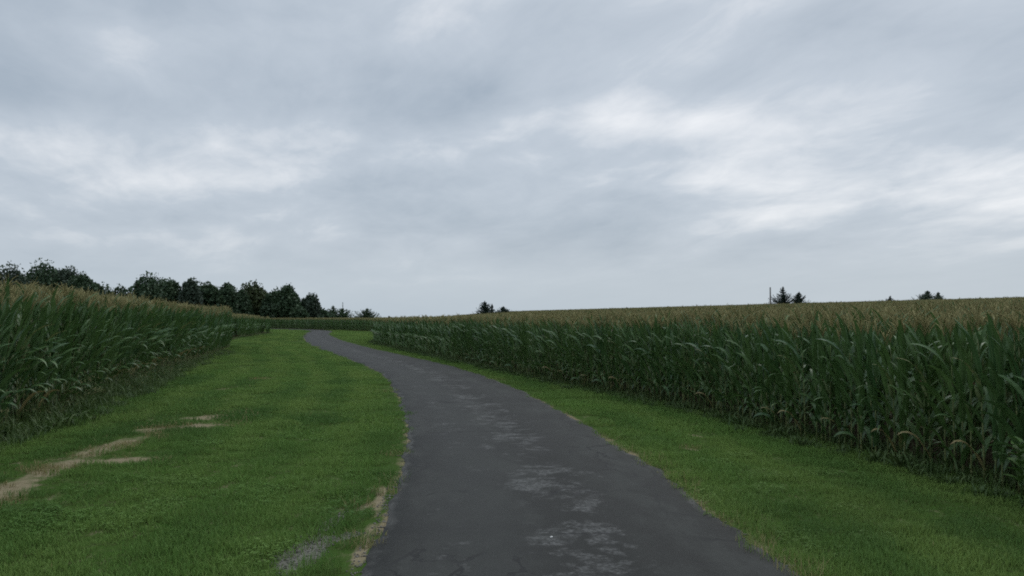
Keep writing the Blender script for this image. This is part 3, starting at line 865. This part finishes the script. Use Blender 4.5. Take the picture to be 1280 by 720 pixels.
# ------------------------------------------------------------------ loose stones by the lane
def stone(seed, size):
    r = random.Random(seed); g = Geo(); vs = []; fs = []
    for i, (z, q) in enumerate(((-.5, .55), (-.1, 1.), (.3, .85), (.55, .4))):
        for k in range(6):
            an = k * 1.047 + i * .3; w = q * r.uniform(.75, 1.15)
            vs.append((math.cos(an) * w * size, math.sin(an) * w * size * .8, (z * .7 + r.uniform(-.08, .08)) * size))
    for i in range(3):
        for k in range(6): fs.append((i * 6 + k, i * 6 + (k + 1) % 6, i * 6 + 6 + (k + 1) % 6, i * 6 + 6 + k))
    fs.append(tuple(range(18, 24))); fs.append(tuple(reversed(range(6))))
    g.add(vs, fs, 0, [(0, 0, r.random(), 0)] * 24)
    return g
SV = [stone(k, .012) for k in range(4)]
n = 9000
x = rng.uniform(-2.4, -1.2, n); y = rng.uniform(6.3, 10.5, n)
d, s = road_coords(x, y); over = np.abs(d) - road_half(s, -1)
sm = patch_mask(x, y, STONY, 1.3) + (fnoise(x * 5, y * 5, 4) - .5) * .4
m = (over > .02) & (((sm > .14) & (rng.random(n) < .32)) | ((over < .14) & (rng.random(n) < .22)))
x, y = x[m], y[m]
x2 = []; y2 = []
T = np.gradient(ROADC, axis=0); T /= np.linalg.norm(T, axis=1)[:, None]
for _ in range(2600):
    i = rng.integers(12, 90); sd = rng.choice((-1, 1)); s_ = ROADS[i]; h = float(road_half(np.array([s_]), sd)[0]) + abs(rng.normal(0, .05)) - .02
    x2.append(ROADC[i, 0] + T[i, 1] * h * sd); y2.append(ROADC[i, 1] - T[i, 0] * h * sd)
x = np.concatenate([x, x2]); y = np.concatenate([y, y2]); n = len(x)
sc = rng.uniform(.35, 1.25, n)
tag(scatter('gravel', SV, [M['stone']], np.stack([x, y, ground(x, y) + .006], 1), rng.uniform(-.4, .4, (n, 3)) + np.array([0, 0, 3.]) * rng.random((n, 1)), np.stack([sc] * 3, 1), rng.integers(0, 4, n)),
    'loose grey gravel scattered along the crumbling rim of the lane', kind='stuff')
pb = D.objects.new('pebble', stone(40, .015).mesh('pebble', [M['pebble']]))
pb.location = (.37, 7.82, gz(.37, 7.82) + .068); link(pb)
tag(pb, 'small white pebble lying alone on the asphalt lane', 'pebble')

# ------------------------------------------------------------------ trees beyond the fields
def quad_cluster(g, c, s, r, lr, mat=0):
    n = Vector((r.gauss(0, 1), r.gauss(0, 1), r.gauss(0, 1))).normalized()
    u = n.cross(Vector((r.gauss(0, 1), r.gauss(0, 1), r.gauss(0, 1)))).normalized(); w = n.cross(u)
    a = s * r.uniform(.6, 1.2); b = s * r.uniform(.4, .9)
    g.add([c - u * a, c - w * b * .8 + u * a * .1, c + u * a, c + w * b], [(0, 1, 2, 3)], mat, [(0, 0, lr, 0)] * 4)

def crown_geo(H, W, lobes, leaf, n, seed, low=.22, upright=1.0):
    r = random.Random(seed); g = Geo(); L = []
    cz = H * (1 + low) / 2; hz = H * (1 - low) / 2
    for k in range(lobes):
        while True:
            p = Vector((r.uniform(-1, 1), r.uniform(-1, 1), r.uniform(-1, 1)))
            if .35 < p.length < .88: break
        taper = 1 - .35 * max(0, p.z) * upright
        rad = r.uniform(.26, .46)
        L.append((Vector((p.x * W / 2 * taper * (1 - rad * .5), p.y * W / 2 * taper * (1 - rad * .5), cz + p.z * hz * (1 - rad * .35))), rad * W / 2 * r.uniform(.9, 1.15), r.random()))
    L.append((Vector((r.uniform(-.1, .1) * W, 0, H * .86)), W * .17, .5)); L.append((Vector((0, 0, cz)), W * .30, .3)); L.append((Vector((0, 0, H * .45)), W * .32, .3)); L.append((Vector((W * .2, 0, H * .30)), W * .30, .3)); L.append((Vector((-W * .2, 0, H * .30)), W * .30, .2))
    tot = sum(q[1] ** 2 for q in L)
    for c, rad, lr in L:
        for _ in range(int(n * .6 * rad * rad / tot)):
            d = Vector((r.gauss(0, 1), r.gauss(0, 1), r.gauss(0, 1))).normalized() * rad * (r.random() ** .3) * r.uniform(.9, 1.08)
            d.z *= .85
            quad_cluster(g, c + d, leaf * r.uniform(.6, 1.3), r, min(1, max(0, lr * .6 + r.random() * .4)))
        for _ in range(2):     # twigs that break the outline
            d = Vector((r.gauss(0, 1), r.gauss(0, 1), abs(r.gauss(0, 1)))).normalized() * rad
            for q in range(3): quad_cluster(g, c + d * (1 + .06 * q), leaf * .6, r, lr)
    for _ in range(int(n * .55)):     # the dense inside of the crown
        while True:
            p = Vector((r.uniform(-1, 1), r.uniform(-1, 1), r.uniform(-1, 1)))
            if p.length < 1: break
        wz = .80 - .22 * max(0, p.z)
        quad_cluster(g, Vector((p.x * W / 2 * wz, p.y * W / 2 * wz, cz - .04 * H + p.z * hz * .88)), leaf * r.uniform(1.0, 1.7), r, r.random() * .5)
    return g

def trunk_geo(H, rad, seed, W):
    r = random.Random(seed); g = Geo()
    g.tube([(0, 0, -.4), (0, 0, H * .08), (r.uniform(-.1, .1), 0, H * .35), (r.uniform(-.2, .2), 0, H * .7)], [rad * 1.35, rad, rad * .72, rad * .25], 8)
    for k in range(6):
        a = k * 1.05 + r.uniform(-.4, .4); z = H * r.uniform(.2, .5); l = W * r.uniform(.22, .4)
        g.tube([(0, 0, z), (math.cos(a) * l * .5, math.sin(a) * l * .5, z + l * .5), (math.cos(a) * l, math.sin(a) * l, z + l * r.uniform(.8, 1.2))], [rad * .4, rad * .25, rad * .08], 5)
    return g

def tree(name, u, top, wpx, d, mat, label, cat='tree', seed=1, group=None, lobes=11, leaf=None, n=2100, low=.06, upright=1.):
    """u, top, wpx: bearing, top and width as seen from the camera in a 1280 px picture, turned into true metres at distance d"""
    x = pin(u, 0, d); z = gz(x, d); H = CAM_H + (400 - top) / 1031 * d - z; W = wpx / 1031 * d * 1.26
    e = empty(name, (x, d, z)); tag(e, label, cat, group)
    link(D.objects.new('trunk', trunk_geo(H, max(.06, .022 * H), seed, W).mesh('trunk', [M['bark']], True)), e)
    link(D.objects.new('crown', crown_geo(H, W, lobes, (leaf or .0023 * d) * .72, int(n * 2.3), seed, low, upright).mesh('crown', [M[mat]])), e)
    return e

GT = 'trees on the skyline beyond the left field'
tree('leafy_tree', 12, 330, 62, 150, 'grey_crown', 'grey green feathery tree above the corn at the far left end of the skyline', seed=11, group=GT, leaf=.34, lobes=14)
tree('leafy_tree', 54, 321, 60, 158, 'dark_crown', 'tallest dark tree of the far left clump, with a ragged crown', seed=12, group=GT, lobes=13)
tree('leafy_tree', 83, 328, 42, 160, 'grey_crown', 'paler tree just right of the tallest one in the far left clump', seed=13, group=GT)
tree('leafy_tree', 103, 337, 42, 156, 'dark_crown', 'dark rounded tree on the right shoulder of the far left clump', seed=14, group=GT)
tree('leafy_tree', 121, 349, 18, 165, 'dark_crown', 'small dark tree ending the far left clump where the skyline dips', seed=15, group=GT, n=800, lobes=7)
tree('leafy_tree', 30, 338, 46, 175, 'dark_crown', 'dark tree filling the gap behind the grey green feathery one at far left', seed=16, group=GT)
tree('leafy_tree', 131, 351, 36, 190, 'dark_crown', 'low dark tree in the left half of the dip between the two clumps', seed=17, group=GT, n=700, lobes=7)
tree('leafy_tree', 149, 353, 34, 192, 'dark_crown', 'low dark tree in the dip, touching the broad tree of the second clump', seed=18, group=GT, n=700, lobes=7)
tree('leafy_tree', 183, 339, 52, 180, 'dark_crown', 'broad dark round tree starting the second clump from the left', seed=21, group=GT, lobes=14)
tree('leafy_tree', 214, 345, 40, 184, 'dark_crown', 'dark tree with a level top beside the broad round one', seed=22, group=GT)
tree('leafy_tree', 238, 343, 30, 182, 'grey_crown', 'slightly pointed tree standing up in the middle of the second clump', seed=23, group=GT)
tree('leafy_tree', 262, 349, 34, 186, 'dark_crown', 'dark bushy tree between the pointed one and a slim forked one', seed=24, group=GT)
tree('leafy_tree', 284, 349, 27, 184, 'dark_crown', 'slim dark tree whose top stands clear just before the olive tree', seed=25, group=GT)
tree('leafy_tree', 300, 360, 30, 188, 'dark_crown', 'low dark tree wedged in front of the olive tree on its left side', seed=26, group=GT)
tree('leafy_tree', 319, 351, 44, 195, 'olive_crown', 'light olive green tree with a wide dome between dark neighbours', seed=27, group=GT, lobes=13)
tree('leafy_tree', 341, 361, 30, 190, 'dark_crown', 'dark tree tucked between the olive dome and the tall narrow oak', seed=28, group=GT)
tree('leafy_tree', 358, 353, 36, 184, 'dark_crown', 'tall narrow blackish oak near the right end of the second clump', seed=29, group=GT, upright=1.3, low=.12)
tree('leafy_tree', 387, 366, 28, 186, 'grey_crown', 'loose round tree with sky showing through, last on the right of the clump', seed=30, group=GT, n=900, low=.25, lobes=9)
tree('leafy_tree', 375, 380, 22, 180, 'dark_crown', 'low dark bush-like tree at the foot of the loose round tree', seed=31, group=GT, n=800, lobes=7, low=.08)
tree('leafy_tree', 70, 335, 56, 172, 'dark_crown', 'dark tree standing behind the tallest and the paler tree of the far left clump', seed=33, group=GT)
tree('leafy_tree', 203, 349, 50, 200, 'dark_crown', 'dark tree at the back between the broad round and the level topped tree', seed=34, group=GT)
tree('leafy_tree', 250, 352, 50, 202, 'dark_crown', 'dark tree at the back just right of the slightly pointed one', seed=35, group=GT)
tree('leafy_bush', 404, 385.5, 25, 205, 'dark_crown', 'rounded dark bush left of two little cedars beyond the bend', 'bush', seed=32, n=700, lobes=7, low=.05)

def cedar_geo(H, W, seed, tip=0., n=32):
    r = random.Random(seed); g = Geo()
    for k in range(n):
        t = (k + r.random() * .6) / n
        z = H * (.06 + .88 * t); L = W / 2 * (1 - t) ** .8 * r.uniform(.75, 1.2) + .12
        for b in range(5 if t < .7 else 3):
            a = r.uniform(0, 6.28); lift = r.uniform(.15, .75)
            m = max(4, int(L / .16))
            for q in range(m):
                f = (q + .5) / m
                c = Vector((math.cos(a) * L * f, math.sin(a) * L * f, z + L * lift * f * f))
                for _ in range(3):
                    quad_cluster(g, c + Vector((r.gauss(0, .09), r.gauss(0, .09), r.gauss(0, .07))) * (1.3 - f), .17 * (1.25 - .5 * f), r, r.random())
    m = int(6 + tip * 8)
    for q in range(m):
        c = Vector((0, 0, H * .93 + (H * .07 + tip) * q / m))
        for _ in range(3): quad_cluster(g, c, .15, r, .5)
        if tip and q == m - 1:
            for _ in range(5): quad_cluster(g, c + Vector((r.gauss(0, .1), 0, r.gauss(0, .08))), .13, r, .5)
    return g

def cedar(u, top, wpx, d, label, seed, group=None, tip=0., n=32, mat='cedar', cat='cedar'):
    x = pin(u, 0, d); z = gz(x, d); H = CAM_H + (400 - top) / 1031 * d - z - tip; W = wpx / 1031 * d * (1.2 if mat == 'dark_crown' else 1.0)
    e = empty('cedar_tree', (x, d, z)); tag(e, label, cat, group)
    g = Geo(); g.tube([(0, 0, -.3), (0, 0, H * .5), (0, 0, H * .97 + tip)], [.035 * H * .5 + .05, .02 * H * .5 + .03, .02], 6)
    link(D.objects.new('trunk', g.mesh('trunk', [M['bark']], True)), e)
    link(D.objects.new('crown', cedar_geo(H, W, seed, tip, n).mesh('crown', [M[mat]])), e)
GC = 'small cedars on the skyline beyond the right field'
cedar(416.5, 381.5, 26, 210, 'pointed little cedar between the rounded bush and the cedar with a bare spike', 41, GC, mat='dark_crown')
cedar(428.5, 378, 34, 208, 'little cedar with a tall bare knobbed spike beyond the bend', 42, GC, tip=1.3, mat='dark_crown')
cedar(459, 385, 30, 205, 'lone squat pyramid of a cedar standing apart beyond the bend', 43, GC, mat='dark_crown')
cedar(486.5, 395, 9, 210, 'tiny cedar top barely clearing the corn near the bend', 44, GC, n=12)
cedar(606, 376, 34, 190, 'spiky dark cedar, taller of the pair beyond the middle of the field', 45, GC)
cedar(615, 380, 14, 192, 'slim cedar spire leaning against the taller one of the middle pair', 46, GC, n=16)
cedar(629, 383, 27, 194, 'shorter spreading cedar on the right side of the middle pair', 47, GC)
cedar(755, 385.5, 13, 230, 'tiny cedar top peeping over the corn, left of another tiny one', 48, GC, n=12)
cedar(783.5, 384, 10, 232, 'tiny cedar top peeping over the corn, right of another tiny one', 49, GC, n=12)
cedar(979, 358, 38, 180, 'big dark spiky cedar right beside the wooden pole', 50, GC, n=22)
cedar(999, 364.5, 31, 182, 'smaller pointed cedar touching the big one by the pole', 51, GC)
cedar(1113, 370, 22, 200, 'low spiky cedar top alone on the right skyline', 52, GC, n=16)
cedar(1159.5, 363, 34, 205, 'feathery grey green cedar, wider one of the far right pair', 53, GC, mat='grey_crown')
cedar(1173, 365, 20, 207, 'feathery grey green cedar, slimmer one at the far right of the skyline', 54, GC, mat='grey_crown')

# wooden pole beside the big cedar
d = 176; x = pin(963, 0, d); z = gz(x, d); H = CAM_H + (400 - 359.5) / 1031 * d - z
e = empty('wooden_pole', (x, d, z)); tag(e, 'bare grey wooden pole beside the big spiky cedar', 'pole')
g = Geo(); g.tube([(0, 0, -.5), (0, 0, H * .5), (0, 0, H)], [.17, .155, .14], 10)
link(D.objects.new('shaft', g.mesh('shaft', [M['wood_pole']], True)), e)
g = Geo(); g.tube([(0, 0, H), (0, 0, H + .07)], [.15, .11], 10)
link(D.objects.new('cap', g.mesh('cap', [M['bark']], True)), e)
tree('leafy_bush', 962, 379.5, 12, 177, 'dark_crown', 'low dark bush at the foot of the wooden pole', 'bush', seed=60, n=300, lobes=5, low=.05)

# ------------------------------------------------------------------ camera
cam = D.cameras.new('camera'); cam.sensor_width = 36; cam.lens = 29.0; cam.clip_start = .1; cam.clip_end = 8000
co = D.objects.new('camera', cam); link(co)
co.location = (0, 0, CAM_H); co.rotation_euler = (R(90 + 2.22), 0, 0)
SC.camera = co

# ------------------------------------------------------------------ overcast light
SUN_EL, SUN_AZ = 48, 28          # azimuth measured from +Y towards +X
su = D.lights.new('sun', 'SUN'); su.energy = .8; su.angle = R(25); su.color = (1, .96, .9)
so = D.objects.new('sun', su); link(so)
dv = Vector((math.sin(R(SUN_AZ)) * math.cos(R(SUN_EL)), math.cos(R(SUN_AZ)) * math.cos(R(SUN_EL)), math.sin(R(SUN_EL))))
so.rotation_euler = dv.to_track_quat('Z', 'Y').to_euler(); so.location = (20, -10, 60)

w = D.worlds.new('World'); SC.world = w; w.use_nodes = True
nt = NT(w.node_tree)
dirn = nt.new('ShaderNodeTexCoord').outputs['Generated']
dx, dy, dz = nt.sep(dirn)
sky = nt.new('ShaderNodeTexSky', sky_type='NISHITA'); sky.sun_disc = False
sky.sun_elevation = R(SUN_EL); sky.sun_rotation = R(SUN_AZ); sky.air_density = 1.0; sky.dust_density = 2.0; sky.ozone_density = 1.0
den = nt.math('ADD', nt.math('MAXIMUM', dz, 0.0), .16)
px = nt.math('DIVIDE', dx, den); py = nt.math('DIVIDE', dy, den)
P0 = nt.xyz(nt.math('ADD', nt.math('MULTIPLY', px, 1.15), nt.math('MULTIPLY', py, .25)), nt.math('MULTIPLY', py, .75), 0.0)
n_big = nt.noise(nt.vmath('ADD', P0, (3.1, 1.7, .0)), .55, 3, .5, .3)
n_mid = nt.noise(nt.vmath('ADD', P0, (9.3, 4.2, 2.0)), 1.25, 6, .55, .45)
n_fin = nt.noise(nt.vmath('ADD', P0, (1.3, 7.2, 5.0)), 4.5, 6, .6, .4)
val = nt.math('ADD', nt.math('ADD', nt.math('MULTIPLY', nt.math('SUBTRACT', n_big, .5), 1.15), nt.math('MULTIPLY', nt.math('SUBTRACT', n_mid, .5), .95)), nt.math('MULTIPLY', nt.math('SUBTRACT', n_fin, .5), .40))
def blob(bx, bz, sx, sz, amp):
    l = nt.vmath('LENGTH', nt.xyz(nt.math('DIVIDE', nt.math('SUBTRACT', nt.math('DIVIDE', dx, nt.math('MAXIMUM', dy, .05)), bx), sx), nt.math('DIVIDE', nt.math('SUBTRACT', nt.math('DIVIDE', dz, nt.math('MAXIMUM', dy, .05)), bz), sz), 0.0), out='Value')
    k = nt.ramp(l, 1.0, 0.0)
    front = nt.math('GREATER_THAN', dy, .05)
    return nt.math('MULTIPLY', nt.math('MULTIPLY', k, front), amp)
for b in ((.18, .245, .20, .05, .30), (.40, .27, .20, .04, .07), (.60, .165, .17, .08, .10), (-.02, .235, .12, .03, .14), (-.30, .225, .20, .05, .07), (-.57, .098, .22, .022, .16), (-.43, .34, .25, .07, .22), (-.58, .23, .16, .05, .14), (.29, .155, .22, .06, .08),
          (-.10, .28, .18, .07, -.16), (-.36, .13, .26, .04, -.14), (.45, .36, .30, .06, -.10), (.02, .17, .3, .04, -.06), (-.6, .28, .2, .08, -.05)):
    val = nt.math('ADD', val, blob(*b))
# towards the horizon the deck evens out
val = nt.math('MULTIPLY', val, nt.ramp(dz, .0, .16, .22, .95))
f = nt.ramp(val, -.38, .48, 0, 1, False)
dark = (.268, .326, .392); midc = (.428, .480, .540); brt = (.840, .842, .850)
c1 = nt.mix(nt.ramp(f, 0, .5, 0, 1, False), dark, midc)
cloud = nt.mix(nt.ramp(f, .5, 1, 0, 1, False), c1, brt)
hz = nt.ramp(dz, .10, .0)
cloud = nt.mix(nt.math('MULTIPLY', hz, .75), cloud, (.408, .480, .542))
SKY_S = .1
over = nt.ramp(dz, .36, .95, 1.0, 2.3, False)
cloud = nt.vmath('SCALE', cloud, scale=over)
cloud_s = nt.vmath('SCALE', cloud, scale=1.0 / SKY_S)
mixd = nt.mix(.93, sky.outputs[0], cloud_s)
bg = nt.new('ShaderNodeBackground'); nt.set(bg.inputs[0], mixd); bg.inputs[1].default_value = SKY_S
ow = nt.new('ShaderNodeOutputWorld'); nt.l.new(bg.outputs[0], ow.inputs[0])

# ------------------------------------------------------------------ picture settings
vs = SC.view_settings
SC.display_settings.display_device = 'sRGB'
vs.view_transform = 'Standard'; vs.look = 'None'; vs.exposure = .28; vs.gamma = 1; vs.use_curve_mapping = False
SC.render.engine = 'CYCLES'
SC.cycles.max_bounces = 5; SC.cycles.diffuse_bounces = 3; SC.cycles.glossy_bounces = 2; SC.cycles.transmission_bounces = 3; SC.cycles.transparent_max_bounces = 4
SC.cycles.pixel_filter_type = 'BLACKMAN_HARRIS'; SC.cycles.filter_width = 1.9
SC.cycles.use_denoising = False; SC.cycles.denoiser = 'OPENIMAGEDENOISE'; SC.cycles.denoising_input_passes = 'RGB_ALBEDO_NORMAL'
